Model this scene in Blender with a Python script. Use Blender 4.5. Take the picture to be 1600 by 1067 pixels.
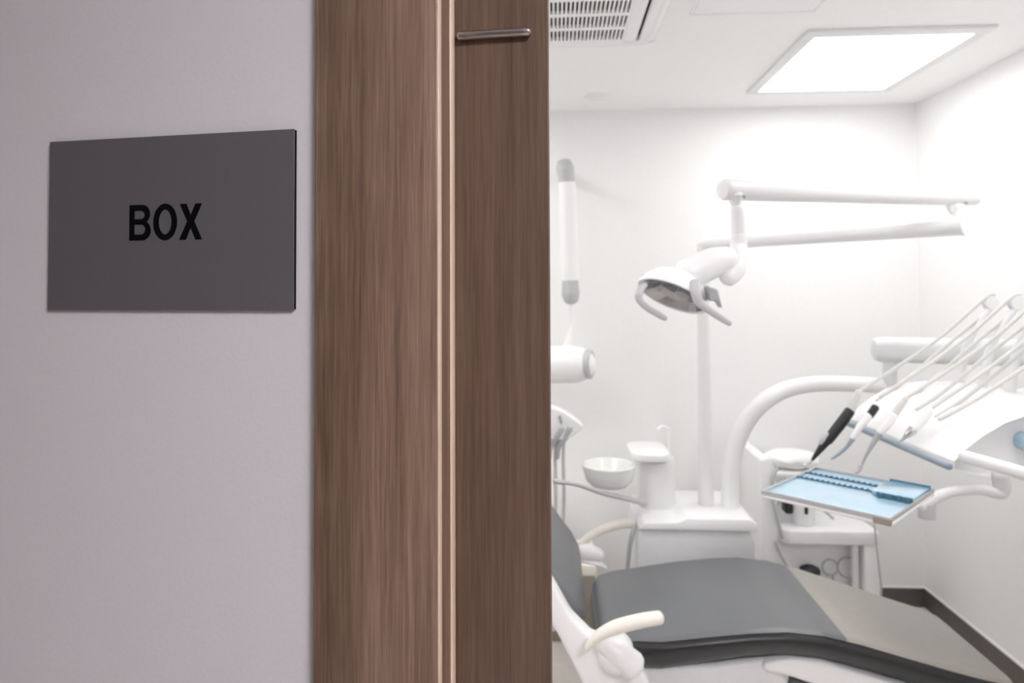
import bpy, bmesh, math, random
from mathutils import Vector, Matrix, Euler

for o in list(bpy.data.objects):
    bpy.data.objects.remove(o)
S = bpy.context.scene
C = S.collection
PI = math.pi
R_ = math.radians

# ------------------------------------------------------------------ camera
F, CX, CY = 1067.0, 800.0, 422.0
EYE = Vector((0, 0, 1.55))
cam = bpy.data.cameras.new('camera')
cam_o = bpy.data.objects.new('camera', cam)
C.objects.link(cam_o)
cam.sensor_width = 36.0
cam.lens = F / 1600 * 36.0
cam.shift_y = -(533.5 - CY) / 1600
cam.clip_start = 0.01
CAMROT = Matrix.Rotation(R_(3.54), 3, 'Z') @ Matrix.Rotation(PI/2 + R_(1.5), 3, 'X') @ Matrix.Rotation(-0.004, 3, 'Z')
cam_o.location = EYE
cam_o.rotation_euler = CAMROT.to_euler()
cam.dof.use_dof = True
cam.dof.focus_distance = 0.66
cam.dof.aperture_fstop = 8.0
S.camera = cam_o

# ------------------------------------------------------------------ light and exposure
W = bpy.data.worlds.new('world')
S.world = W
W.use_nodes = True
W.node_tree.nodes['Background'].inputs[0].default_value = (0.8, 0.85, 1, 1)
W.node_tree.nodes['Background'].inputs[1].default_value = 0.02
S.view_settings.view_transform = 'Standard'
S.view_settings.look = 'None'
S.view_settings.exposure = 0.0
S.view_settings.gamma = 1.0
S.view_settings.use_curve_mapping = False
ROOM_LED = 8.1          # radiance of the treatment room's ceiling panel and the added fill panels
CORRIDOR_LED = 47.0      # radiance of the corridor's ceiling lamp
try:
    S.cycles.max_bounces = 14
    S.cycles.diffuse_bounces = 8
except Exception:
    pass


# ------------------------------------------------------------------ placing: pixel of the photo + distance -> point
def ray(px, py):
    return CAMROT @ Vector(((px - CX) / F, -(py - CY) / F, -1.0))


def at(px, py, d):
    return EYE + ray(px, py) * d


def on_z(px, py, z):
    r = ray(px, py)
    return EYE + r * ((z - EYE.z) / r.z)


def on_y(px, py, y):
    r = ray(px, py)
    return EYE + r * (y / r.y)


# ------------------------------------------------------------------ materials
def mat(name, col, rough=0.5, metal=0.0, noise=0.0, nscale=40, bump=0.0, spec=0.5, coat=0.0):
    m = bpy.data.materials.new(name)
    m.use_nodes = True
    nt = m.node_tree
    b = nt.nodes['Principled BSDF']
    b.inputs['Base Color'].default_value = (*col, 1)
    b.inputs['Roughness'].default_value = rough
    b.inputs['Metallic'].default_value = metal
    b.inputs['Specular IOR Level'].default_value = spec
    if coat:
        b.inputs['Coat Weight'].default_value = coat
        b.inputs['Coat Roughness'].default_value = 0.15
    tc = nt.nodes.new('ShaderNodeTexCoord')
    n = nt.nodes.new('ShaderNodeTexNoise')
    n.inputs['Scale'].default_value = nscale
    n.inputs['Detail'].default_value = 4
    nt.links.new(tc.outputs['Object'], n.inputs['Vector'])
    rp = nt.nodes.new('ShaderNodeValToRGB')
    k = noise
    rp.color_ramp.elements[0].position = 0.3
    rp.color_ramp.elements[1].position = 0.7
    rp.color_ramp.elements[0].color = (*[c * (1 - k) for c in col], 1)
    rp.color_ramp.elements[1].color = (*[min(1, c * (1 + k)) for c in col], 1)
    nt.links.new(n.outputs['Fac'], rp.inputs[0])
    nt.links.new(rp.outputs[0], b.inputs['Base Color'])
    if bump:
        bp = nt.nodes.new('ShaderNodeBump')
        bp.inputs['Strength'].default_value = bump
        bp.inputs['Distance'].default_value = 0.002
        nt.links.new(n.outputs['Fac'], bp.inputs['Height'])
        nt.links.new(bp.outputs[0], b.inputs['Normal'])
    return m


def wood(name, dark, mid, light, rough=0.42):
    m = bpy.data.materials.new(name)
    m.use_nodes = True
    nt = m.node_tree
    L = nt.links.new
    b = nt.nodes['Principled BSDF']
    tc = nt.nodes.new('ShaderNodeTexCoord')

    def stretched(sx, sz, scale, detail, dist=0.0):
        mp = nt.nodes.new('ShaderNodeMapping')
        mp.inputs['Scale'].default_value = (sx, sx, sz)
        L(tc.outputs['Object'], mp.inputs['Vector'])
        n = nt.nodes.new('ShaderNodeTexNoise')
        n.inputs['Scale'].default_value = scale
        n.inputs['Detail'].default_value = detail
        n.inputs['Distortion'].default_value = dist
        L(mp.outputs[0], n.inputs['Vector'])
        return n
    broad = stretched(1, 0.03, 45, 3, 0.3)
    fine = stretched(1, 0.022, 230, 5, 0.4)
    pore = stretched(1, 0.03, 700, 2)
    m1 = nt.nodes.new('ShaderNodeMix')
    m1.inputs['Factor'].default_value = 0.45
    L(broad.outputs['Fac'], m1.inputs['A'])
    L(fine.outputs['Fac'], m1.inputs['B'])
    m2 = nt.nodes.new('ShaderNodeMix')
    m2.inputs['Factor'].default_value = 0.28
    L(m1.outputs['Result'], m2.inputs['A'])
    L(pore.outputs['Fac'], m2.inputs['B'])
    rp = nt.nodes.new('ShaderNodeValToRGB')
    e = rp.color_ramp.elements
    e[0].position = 0.36
    e[0].color = (*dark, 1)
    e[1].position = 0.64
    e[1].color = (*light, 1)
    k = e.new(0.5)
    k.color = (*mid, 1)
    L(m2.outputs['Result'], rp.inputs[0])
    L(rp.outputs[0], b.inputs['Base Color'])
    b.inputs['Roughness'].default_value = rough
    bp = nt.nodes.new('ShaderNodeBump')
    bp.inputs['Strength'].default_value = 0.12
    bp.inputs['Distance'].default_value = 0.0006
    L(m2.outputs['Result'], bp.inputs['Height'])
    L(bp.outputs[0], b.inputs['Normal'])
    return m


def emit(name, col, strength):
    m = bpy.data.materials.new(name)
    m.use_nodes = True
    nt = m.node_tree
    nt.nodes.remove(nt.nodes['Principled BSDF'])
    e = nt.nodes.new('ShaderNodeEmission')
    e.inputs[0].default_value = (*col, 1)
    e.inputs[1].default_value = strength
    nt.links.new(e.outputs[0], nt.nodes['Material Output'].inputs[0])
    return m


def glass(name, col, rough=0.02):
    m = mat(name, col, rough)
    b = m.node_tree.nodes['Principled BSDF']
    b.inputs['Transmission Weight'].default_value = 0.85
    return m


M = dict(
    room_wall=mat('room_wall_paint', (.88, .88, .882), .7, noise=.01, nscale=60, bump=.05),
    corridor_dark=mat('corridor_bounce_cut', (.27, .25, .24), .7, noise=.03, nscale=60),  # unseen corridor walls, toned dark to cut bounce light on the sign wall
    corridor_wall=mat('corridor_wall_paint', (.74, .725, .76), .75, noise=.015, nscale=220, bump=.07),
    ceiling=mat('ceiling_paint', (.93, .93, .93), .8, noise=.008, nscale=30),
    floor=mat('vinyl_floor', (.66, .62, .575), .4, noise=.05, nscale=25),
    base_dark=mat('baseboard_taupe', (.115, .10, .095), .45, noise=.12, nscale=60),
    base_cap=mat('baseboard_cap', (.80, .77, .74), .4, noise=.02),
    wood=wood('walnut_laminate', (.132, .080, .055), (.222, .140, .098), (.325, .217, .157)),
    wood_leaf=wood('walnut_door_leaf', (.096, .059, .041), (.140, .087, .062), (.190, .122, .088)),
    edge=wood('walnut_edge_highlight', (.62, .46, .35), (.72, .56, .44), (.80, .66, .55), .3),  # highlights of the trim edges put into a pale wood colour
    bar=mat('satin_bronze_metal', (.50, .45, .46), .3, 1.0, noise=.06, nscale=120),
    sign=mat('brushed_grey_sign', (.128, .121, .133), .5, .0, noise=.05, nscale=500),
    black=mat('black_print', (.003, .003, .004), .7, noise=.1, spec=.08),
    white=mat('white_plastic', (.88, .88, .885), .3, noise=.01, nscale=15),
    white_matt=mat('white_lacquer', (.80, .80, .80), .45, noise=.015, nscale=15),
    cream=mat('cream_pad', (.84, .80, .73), .4, noise=.02, nscale=30),
    cap=mat('light_grey_plastic', (.52, .52, .53), .4, noise=.03),
    grey=mat('grey_plastic', (.40, .41, .43), .4, noise=.03),
    bluegrey=mat('blue_grey_strip', (.30, .36, .42), .35, noise=.04),
    unit=mat('pale_grey_cover', (.76, .765, .775), .35, noise=.02),
    side_shade=mat('upholstery_side_shade', (.012, .0115, .013), .36, noise=.05, nscale=180, bump=.04, spec=.6),  # shade of the cushion sides put into a near-black colour
    upholstery=mat('charcoal_upholstery', (.125, .131, .141), .38, noise=.05, nscale=180, bump=.04, spec=1.0),
    cover=mat('taupe_foot_cover', (.34, .32, .285), .3, noise=.05, nscale=40, spec=.7),
    hose=mat('silicone_hose', (.66, .65, .63), .45, noise=.03),
    steel=mat('brushed_steel', (.62, .63, .64), .25, 1.0, noise=.06, nscale=90),
    chrome=mat('mirror_reflector', (.42, .42, .43), .2, 1.0, noise=.12, nscale=30),
    dark=mat('black_plastic', (.018, .018, .02), .4, noise=.1),
    void=mat('dark_grille_void', (.03, .03, .03), .8, noise=.1),
    blue=mat('blue_tray_liner', (.35, .54, .67), .2, noise=.06, nscale=18, spec=1.0, coat=.6),
    blue_dark=mat('blue_ridge', (.07, .17, .24), .3, noise=.08),
    porcelain=mat('porcelain', (.80, .81, .78), .15, noise=.015),
    taupe=mat('taupe_front', (.30, .26, .22), .5, noise=.04),
    glass=glass('smoked_glass', (.10, .10, .11), .05),
    led=emit('led_diffuser', (1, .99, .97), ROOM_LED),
    led_corridor=emit('corridor_diffuser', (1, .965, 1.0), CORRIDOR_LED),
)


# ------------------------------------------------------------------ mesh helpers
def tmp(fn):
    bm = bmesh.new()
    fn(bm)
    return bm


def merge(dst, src, mtx=None):
    if mtx is not None:
        bmesh.ops.transform(src, matrix=mtx, verts=src.verts)
    me = bpy.data.meshes.new('t')
    src.to_mesh(me)
    dst.from_mesh(me)
    bpy.data.meshes.remove(me)
    src.free()


def box(bm, lo, hi, bevel=0.0, seg=2, mtx=None):
    b = bmesh.new()
    bmesh.ops.create_cube(b, size=1)
    for v in b.verts:
        for i in range(3):
            v.co[i] = lo[i] if v.co[i] < 0 else hi[i]
    if bevel:
        bmesh.ops.bevel(b, geom=list(b.edges), offset=bevel, segments=seg, profile=0.5, affect='EDGES')
    merge(bm, b, mtx)


def rings(bm, rs, cap=True, closed=True):
    vs = [[bm.verts.new(p) for p in r] for r in rs]
    n = len(vs[0])
    for a, b in zip(vs, vs[1:]):
        for i in range(n if closed else n - 1):
            j = (i + 1) % n
            try:
                bm.faces.new((a[i], a[j], b[j], b[i]))
            except ValueError:
                pass
    if cap:
        bm.faces.new(list(reversed(vs[0])))
        bm.faces.new(vs[-1])


def lathe(bm, prof, mtx=None, n=32):
    """prof: list of (radius, height) revolved round local z."""
    b = bmesh.new()
    rs = [[(max(r, 1e-4) * math.cos(2*PI*i/n), max(r, 1e-4) * math.sin(2*PI*i/n), z) for i in range(n)] for r, z in prof]
    rings(b, rs)
    bmesh.ops.recalc_face_normals(b, faces=b.faces)
    merge(bm, b, mtx)


def smooth_path(pts, sub=6):
    P = [Vector(p) for p in pts]
    if len(P) < 3:
        return P
    out = []
    for i in range(len(P) - 1):
        p0, p1, p2, p3 = P[max(i-1, 0)], P[i], P[i+1], P[min(i+2, len(P)-1)]
        for k in range(sub):
            t = k / sub
            out.append(0.5 * ((2*p1) + (p2-p0)*t + (2*p0-5*p1+4*p2-p3)*t*t + (3*p1-p0-3*p2+p3)*t**3))
    out.append(P[-1])
    return out


def tube(bm, pts, rad, n=14, sub=6, flat=1.0, up=None, roundend=True):
    """a round (or flattened) tube along a smoothed path; rad is a number or one radius per point"""
    P = smooth_path(pts, sub)
    m = len(P)
    if isinstance(rad, (int, float)):
        rr = [rad] * m
    else:
        rr = []
        for i in range(m):
            t = i / (m - 1) * (len(rad) - 1)
            k = min(int(t), len(rad) - 2)
            rr.append(rad[k] + (rad[k+1] - rad[k]) * (t - k))
    T = []
    for i in range(m):
        a, b = P[max(i-1, 0)], P[min(i+1, m-1)]
        T.append((b - a).normalized())
    u = Vector(up) if up else (Vector((0, 0, 1)) if abs(T[0].z) < 0.9 else Vector((1, 0, 0)))
    u = (u - T[0] * u.dot(T[0])).normalized()
    st = []
    if roundend:
        for k in (0, 30, 60):
            st.append((P[0] - T[0] * rr[0] * 0.6 * math.cos(R_(k)), T[0], rr[0] * max(0.12, math.sin(R_(k)))))
    for i in range(m):
        st.append((P[i], T[i], rr[i]))
    if roundend:
        for k in (60, 30, 0):
            st.append((P[-1] + T[-1] * rr[-1] * 0.6 * math.cos(R_(k)), T[-1], rr[-1] * max(0.12, math.sin(R_(k)))))
    rs = []
    for p, t, r in st:
        u = (u - t * u.dot(t)).normalized()
        v = t.cross(u)
        rs.append([p + u * (r * flat * math.cos(2*PI*i/n)) + v * (r * math.sin(2*PI*i/n)) for i in range(n)])
    b = bmesh.new()
    rings(b, rs)
    bmesh.ops.recalc_face_normals(b, faces=b.faces)
    merge(bm, b)


def prism(bm, poly, a, b, axis='y', bevel=0.0, seg=2, mtx=None):
    """poly of 2-D points extruded from a to b along axis; poly is (x,z) for y, (x,y) for z, (y,z) for x"""
    def P(p, t):
        return {'y': (p[0], t, p[1]), 'z': (p[0], p[1], t), 'x': (t, p[0], p[1])}[axis]
    q = bmesh.new()
    va = [q.verts.new(P(p, a)) for p in poly]
    vb = [q.verts.new(P(p, b)) for p in poly]
    q.faces.new(va)
    q.faces.new(list(reversed(vb)))
    for i in range(len(poly)):
        j = (i + 1) % len(poly)
        q.faces.new((va[i], vb[i], vb[j], va[j]))
    bmesh.ops.recalc_face_normals(q, faces=q.faces)
    if bevel:
        bmesh.ops.bevel(q, geom=list(q.edges), offset=bevel, segments=seg, profile=0.5, affect='EDGES')
    merge(bm, q, mtx)


def rrect(w, h, r, n=5):
    """rounded rectangle, ccw, centred"""
    out = []
    for cx, cy, a0 in ((w/2-r, h/2-r, 0), (-w/2+r, h/2-r, 90), (-w/2+r, -h/2+r, 180), (w/2-r, -h/2+r, 270)):
        for k in range(n + 1):
            a = R_(a0 + 90 * k / n)
            out.append((cx + r*math.cos(a), cy + r*math.sin(a)))
    return out


def frame_to(p, z, x=None):
    """matrix whose local z looks along z, placed at p"""
    z = Vector(z).normalized()
    x = Vector(x) if x is not None else (Vector((1, 0, 0)) if abs(z.x) < 0.9 else Vector((0, 1, 0)))
    y = z.cross(x).normalized()
    x = y.cross(z)
    m = Matrix((x, y, z)).transposed().to_4x4()
    m.translation = Vector(p)
    return m


MW = {}


def thing(name, label, cat, loc=(0, 0, 0), rotz=0.0, group=None):
    o = bpy.data.objects.new(name, None)
    o.empty_display_size = 0.05
    C.objects.link(o)
    o.location = loc
    o.rotation_euler = (0, 0, rotz)
    MW[o] = Matrix.Translation(Vector(loc)) @ Matrix.Rotation(rotz, 4, 'Z')
    tag(o, label, cat, group)
    return o


def tag(o, label, cat, group=None):
    o['label'] = label
    o['category'] = cat
    if group:
        o['group'] = group
    return o


def obj(name, bm, m, parent=None, angle=35, local=False, origin=None, mtx=None):
    """link bm as one mesh object; world coordinates unless local"""
    M4 = Matrix.Identity(4)
    if parent is not None:
        M4 = MW[parent]
    elif mtx is not None:
        M4 = mtx
    elif origin is not None:
        M4 = Matrix.Translation(Vector(origin))
    if not local:
        bmesh.ops.transform(bm, matrix=M4.inverted(), verts=bm.verts)
    me = bpy.data.meshes.new(name)
    bmesh.ops.recalc_face_normals(bm, faces=bm.faces)
    bm.to_mesh(me)
    bm.free()
    me.materials.append(m)
    for p in me.polygons:
        p.use_smooth = True
    me.set_sharp_from_angle(angle=R_(angle))
    o = bpy.data.objects.new(name, me)
    C.objects.link(o)
    if parent is not None:
        o.parent = parent
    else:
        o.matrix_world = M4
    MW[o] = M4.copy()
    return o


def struct(name, bm, m, parent=None, **k):
    o = obj(name, bm, m, parent, **k)
    if parent is None:
        o['kind'] = 'structure'
    return o


# ================================================================== THE SETTING
XR, XL, YB, ZC = 1.79, -1.65, 3.47, 2.452
WA = R_(-7.66)                                   # the corridor wall is not quite square to the room
WM = Matrix.Translation((-.0389, .6293, 0)) @ Matrix.Rotation(WA, 4, 'Z')
OPEN_R = 0.92                                    # right side of the door opening, along the wall
JAMB = -0.0684                                   # left side of the opening
TH = 0.16                                        # wall thickness
HEAD = 2.10                                      # height of the opening

struct('floor', tmp(lambda b: box(b, (-4.2, -1.75, -.1), (4.2, YB + .1, 0))), M['floor'])
struct('ceiling', tmp(lambda b: box(b, (-4.2, -1.75, ZC), (4.2, YB + .1, ZC + .1))), M['ceiling'])
struct('wall_back', tmp(lambda b: box(b, (XL - .1, YB, 0), (XR + .1, YB + .1, ZC))), M['room_wall'])
struct('wall_right', tmp(lambda b: box(b, (XR, .50, 0), (XR + .1, YB, ZC))), M['room_wall'])
struct('wall_left', tmp(lambda b: box(b, (XL - .1, .98, 0), (XL, YB, ZC))), M['room_wall'])


def wall_front(b):
    box(b, (-4.3, 0, 0), (JAMB - .02, TH, ZC))
    box(b, (OPEN_R + .02, 0, 0), (4.3, TH, ZC))
    box(b, (JAMB - .02, 0, HEAD + .02), (OPEN_R + .02, TH, ZC))


struct('wall_front', tmp(wall_front), M['corridor_wall'], local=True, mtx=WM)
struct('wall_corridor_rear', tmp(lambda b: box(b, (-4.3, -1.72, 0), (4.3, -1.62, ZC))), M['corridor_dark'])
struct('wall_corridor_left', tmp(lambda b: box(b, (-3.2, -1.62, 0), (-3.1, 1.2, ZC))), M['corridor_dark'])
struct('wall_corridor_right', tmp(lambda b: box(b, (3.1, -1.62, 0), (3.2, .6, ZC))), M['corridor_wall'])


def baseboard(name, lo, hi, capdir):
    o = struct(name, tmp(lambda b: box(b, lo, hi, .002, 1)), M['base_dark'])
    l2 = list(lo)
    h2 = list(hi)
    l2[2], h2[2] = hi[2], hi[2] + .008
    obj('cap_strip', tmp(lambda b: box(b, l2, h2, .002, 1)), M['base_cap'], o)


baseboard('baseboard_back', (XL, YB - .014, 0), (XR - .014, YB, .088), 'y')
baseboard('baseboard_right', (XR - .014, .75, 0), (XR, YB, .088), 'x')

# --- door trim: casing, lining and stop, in the wall's own frame
trim = thing('trim_1', '', '', WM.translation, WA)
del trim['label'], trim['category']
trim['kind'] = 'structure'
CF = -.009                                       # casing stands proud of the wall


def casing_left(b):
    box(b, (-.193, CF, 0), (JAMB, 0.0, HEAD + .124), .002, 3)


def casing_right(b):
    box(b, (OPEN_R, CF, 0), (OPEN_R + .124, 0.0, HEAD + .124), .0055, 4)


def casing_head(b):
    box(b, (JAMB, CF, HEAD), (OPEN_R, 0.0, HEAD + .124), .0055, 4)


obj('casing', tmp(casing_left), M['wood'], trim, local=True)
obj('casing', tmp(casing_right), M['wood'], trim, local=True)
obj('casing', tmp(casing_head), M['wood'], trim, local=True)
obj('edge_highlight', tmp(lambda b: box(b, (JAMB - .0012, CF + .0006, 0), (JAMB + .0008, .0005, HEAD), .0006, 3)), M['edge'], trim, local=True)  # pale strip painted as the highlight on the casing's rounded edge
obj('jamb_lining', tmp(lambda b: box(b, (JAMB - .02, 0, 0), (JAMB - .0008, .034, HEAD), .001, 1)), M['wood'], trim, local=True)
obj('jamb_lining', tmp(lambda b: box(b, (OPEN_R + .0008, 0, 0), (OPEN_R + .02, TH, HEAD), .001, 1)), M['edge'], trim, local=True)
obj('jamb_lining', tmp(lambda b: box(b, (JAMB, 0, HEAD), (OPEN_R, TH, HEAD + .02), .001, 1)), M['edge'], trim, local=True)
obj('edge_strip', tmp(lambda b: box(b, (JAMB - .02, .034, 0), (JAMB + .0008, .0495, HEAD), .0045, 4)), M['edge'], trim, local=True)  # stop strip; its highlight is in the pale colour

# --- sliding leaf, standing a hand's breadth out of its pocket
door = thing('door_1', '', '', WM.translation, WA)
del door['label'], door['category']
door['kind'] = 'structure'
LE = 0.0277
obj('leaf', tmp(lambda b: prism(b, [(-.085, .0505), (LE - .0012, .0505), (LE, .0517), (LE, .056), (LE - .034, .088), (-.085, .088)],
                                .012, HEAD - .004, 'z')), M['wood_leaf'], door, local=True)


def bar(b):
    tube(b, [(-.0625, .0462, 1.8060), (-.03, .0462, 1.8058), (.0085, .0462, 1.8050)], .0046, 20, 4)
    for x, z in ((-.054, 1.8063), (.001, 1.8052)):
        tube(b, [(x, .0465, z), (x, .0515, z)], .0032, 12, 2, roundend=False)


obj('bar_handle', tmp(bar), M['bar'], door, local=True)

# --- corridor ceiling lamp (behind and above the camera)
cl = thing('corridor_lamp', 'square white corridor ceiling lamp in front of the BOX wall', 'ceiling lamp', (.75, -.45, ZC), 0)


def lampframe(b, cx, cy, h, w, z0, z1):
    for lo, hi in (((cx-h-w, cy-h-w), (cx+h+w, cy-h)), ((cx-h-w, cy+h), (cx+h+w, cy+h+w)),
                   ((cx-h-w, cy-h), (cx-h, cy+h)), ((cx+h, cy-h), (cx+h+w, cy+h))):
        box(b, (*lo, z0), (*hi, z1), .003, 2)


obj('frame', tmp(lambda b: lampframe(b, .75, -.45, .27, .03, ZC - .02, ZC)), M['white_matt'], cl)
obj('diffuser', tmp(lambda b: box(b, (.48, -.72, ZC - .012), (1.02, -.18, ZC - .004))), M['led_corridor'], cl)

# ================================================================== THE SIGN
sign = thing('door_sign', 'dark grey rectangular wall sign reading BOX beside the wooden door casing', 'sign', WM @ Vector((-.359, 0, 1.529)), WA)
SM = Matrix.Translation((0.359, 0, -1.529))      # wall frame -> sign frame


def sgn(fn):
    b = tmp(fn)
    bmesh.ops.transform(b, matrix=Matrix.Translation((.359, 0, -1.529)), verts=b.verts)
    return b


obj('backing', sgn(lambda b: box(b, (-.4995, -.0030, 1.530), (-.2168, 0, 1.7068))), M['black'], sign, local=True)
obj('face_plate', sgn(lambda b: box(b, (-.501, -.0040, 1.529), (-.2172, -.0029, 1.7076), .0003, 1)), M['sign'], sign, local=True)


def letter(splines, x0, z0, sx, sz, label):
    cu = bpy.data.curves.new('letter', 'CURVE')
    cu.dimensions = '2D'
    cu.fill_mode = 'BOTH'
    cu.extrude = 0.0002
    for pts in splines:
        s = cu.splines.new('POLY')
        s.points.add(len(pts) - 1)
        for p, q in zip(s.points, pts):
            p.co = (x0 + q[0] * sx, z0 + q[1] * sz, 0, 1)
        s.use_cyclic_u = True
    t = bpy.data.objects.new('t', cu)
    C.objects.link(t)
    me = bpy.data.meshes.new_from_object(t.evaluated_get(bpy.context.evaluated_depsgraph_get()))
    bpy.data.objects.remove(t)
    b = bmesh.new()
    b.from_mesh(me)
    # curve plane x,y -> wall plane x,z
    bmesh.ops.transform(b, matrix=Matrix.Translation((.359, -.0042, -1.529)) @ Matrix.Rotation(PI/2, 4, 'X'), verts=b.verts)
    o = obj('letter', b, M['black'], sign, local=True)
    o['label'] = label


def arc(cx, cy, rx, ry, a0, a1, n=14):
    return [(cx + rx*math.cos(R_(a0+(a1-a0)*k/n)), cy + ry*math.sin(R_(a0+(a1-a0)*k/n))) for k in range(n+1)]


B_out = [(0, 0)] + arc(.62, .275, .40, .275, -90, 62) + arc(.60, .735, .38, .265, -48, 90) + [(0, 1)]
B_top = [(.24, .60)] + arc(.55, .715, .18, .115, -90, 90) + [(.24, .83)]
B_bot = [(.24, .165)] + arc(.56, .305, .20, .14, -90, 90) + [(.24, .445)]
O_out = arc(.5, .5, .5, .52, 0, 360, 48)[:-1]
O_in = arc(.5, .5, .27, .35, 0, 360, 40)[:-1]
X_out = [(0, 0), (.29, 0), (.50, .33), (.71, 0), (1, 0), (.655, .51), (.985, 1), (.695, 1), (.50, .68), (.305, 1), (.015, 1), (.345, .51)]
LW = .0250
letter([B_out, B_top, B_bot], -.4022, 1.6005, .0246, .0367, 'black letter B')
letter([O_out, O_in], -.3742, 1.6008, .0276, .0362, 'black letter O')
letter([X_out], -.3440, 1.6003, .0260, .0366, 'black letter X')

# ================================================================== CEILING OF THE TREATMENT ROOM
def led_panel(dx, dy, label):
    lp = thing('led_panel', label, 'ceiling light', (1.213 + dx, 2.82 + dy, ZC), 0, 'square light panels in the treatment room ceiling')
    x0, x1, y0, y1 = .892 + dx, 1.534 + dx, 2.43 + dy, 3.205 + dy
    X0, X1, Y0, Y1 = .937 + dx, 1.489 + dx, 2.488 + dy, 3.165 + dy

    def fr(b):
        for lo, hi in (((x0, y0), (x1, Y0)), ((x0, Y1), (x1, y1)), ((x0, Y0), (X0, Y1)), ((X1, Y0), (x1, Y1))):
            box(b, (*lo, ZC - .012), (*hi, ZC), .003, 2)
    obj('frame', tmp(fr), M['white_matt'], lp)
    obj('diffuser', tmp(lambda b: box(b, (X0, Y0, ZC - .009), (X1, Y1, ZC - .004))), M['led'], lp)


# first panel is in view; the other three are added, unseen front fill
led_panel(0, 0, 'glowing square ceiling light panel in view above the delivery unit')
led_panel(0, -1.42, 'added unseen square ceiling light panel nearest the door, right side of the room')
led_panel(-2.0, 0, 'added unseen square ceiling light panel at the back, left of the air conditioner')
led_panel(-2.0, -1.35, 'added unseen square ceiling light panel near the door wall, left side of the room')

ac = thing('air_conditioner', 'white ceiling air conditioner cassette with slotted grille beside the wooden door', 'air conditioner', (.02, 2.155, ZC))
AX0, AX1, AY0, AY1 = -.32, .36, 1.80, 2.48


def ac_panel(b):
    # outer ring of the cassette: rounded plate with four side fields round the grille
    gx0, gx1, gy0, gy1 = -.20, .245, 1.93, 2.425
    z0, z1 = ZC - .028, ZC
    prism(b, [(AX0, gy1), (AX1, gy1), (AX1, gy1 + .004), (AX1 - .012, gy1 + .028), (AX1 - .04, AY1 - .006), (AX1 - .07, AY1), (AX0, AY1)], z0, z1, 'z', .006, 2)
    box(b, (AX0, AY0, z0), (AX1, gy0, z1), .012, 3)
    box(b, (AX0, gy0 - .02, z0), (AX0 + .035, gy1 + .02, z1), .010, 3)
    box(b, (AX0 + .06, gy0 - .02, z0), (gx0, gy1 + .02, z1), .010, 3)
    box(b, (gx1, gy0 - .02, z0), (.296, gy1 + .02, z1), .010, 3)
    box(b, (.330, gy0 - .02, z0), (AX1, gy1 + .02, z1), .010, 3)


obj('panel', tmp(ac_panel), M['white'], ac)
obj('inner_void', tmp(lambda b: box(b, (AX0 + .02, AY0 + .1, ZC - .004), (AX1 - .02, AY1 - .03, ZC - .001))), M['void'], ac)
GX0, GX1, GY0, GY1 = -.20, .245, 1.93, 2.425
bar_me = None
nb = 33
for i in range(nb + 1):
    x = GX0 + (GX1 - GX0) * i / nb
    if bar_me is None:
        o = obj('grille_slat', tmp(lambda b: box(b, (GX0 - .0031, GY0, ZC - .026), (GX0 + .0031, GY1, ZC - .012))), M['white'], ac)
        bar_me = o
    else:
        o = bar_me.copy()
        C.objects.link(o)
        o.location.x = x - GX0
bar_me = None
for i in range(5):
    y = GY1 - .004 - .1185 * i
    obj('grille_rail', tmp(lambda b: box(b, (GX0, y - .0125, ZC - .0275), (GX1, y + .0125, ZC - .014), .002, 1)), M['white'], ac)
for x in (.313, AX0 + .048):
    obj('outlet_flap', tmp(lambda b: box(b, (x - .009, GY0 + .0, ZC - .031), (x + .022, GY1 - .0, ZC - .012), .004, 2)), M['white'], ac)

sd = thing('smoke_detector', 'small round white detector on the ceiling behind the air conditioner', 'detector', (.206, 3.205, ZC))
obj('base_ring', tmp(lambda b: lathe(b, [(.0, 0), (.060, 0), (.060, -.008), (.052, -.012), (0, -.012)], Matrix.Translation((.206, 3.205, ZC)))), M['white'], sd)
obj('dome', tmp(lambda b: lathe(b, [(.042, -.012), (.040, -.017), (.030, -.020), (0, -.021)], Matrix.Translation((.206, 3.205, ZC)))), M['white'], sd)

hatch = thing('ceiling_hatch', 'flush white ceiling access hatch between air conditioner and light panel', 'hatch', (.655, 2.07, ZC))
obj('hatch_frame', tmp(lambda b: lampframe(b, .655, 2.07, .195, .010, ZC - .0016, ZC)), M['ceiling'], hatch)
obj('hatch_door', tmp(lambda b: box(b, (.463, 1.878, ZC - .0012), (.847, 2.262, ZC), .0005, 1)), M['ceiling'], hatch)

# ================================================================== DENTAL CHAIR
chair = thing('dental_chair', 'reclining dental chair with charcoal upholstery and white shell', 'dental chair', (.5, 2.2, 0))


def interp(tab, x):
    for (x0, *a), (x1, *b) in zip(tab, tab[1:]):
        if x <= x1:
            t = max(0, min(1, (x - x0) / (x1 - x0)))
            t = t * t * (3 - 2 * t) if False else t
            return [p + (q - p) * t for p, q in zip(a, b)]
    return list(tab[-1][1:])


# x, top height, y near, y far, thickness
SEAT = [(.115, .520, 2.10, 2.33, .045), (.125, .535, 2.05, 2.40, .075), (.15, .545, 2.00, 2.45, .095), (.20, .548, 1.965, 2.48, .112),
        (.30, .556, 1.95, 2.50, .114), (.42, .574, 1.945, 2.505, .108), (.54, .588, 1.945, 2.505, .10), (.64, .594, 1.945, 2.505, .098),
        (.74, .586, 1.945, 2.50, .098), (.84, .563, 1.95, 2.495, .098), (.96, .528, 1.955, 2.49, .095), (1.08, .492, 1.965, 2.48, .09),
        (1.17, .466, 1.975, 2.475, .085), (1.24, .447, 1.99, 2.465, .072), (1.28, .434, 2.02, 2.44, .056), (1.297, .421, 2.07, 2.39, .035)]


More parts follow.
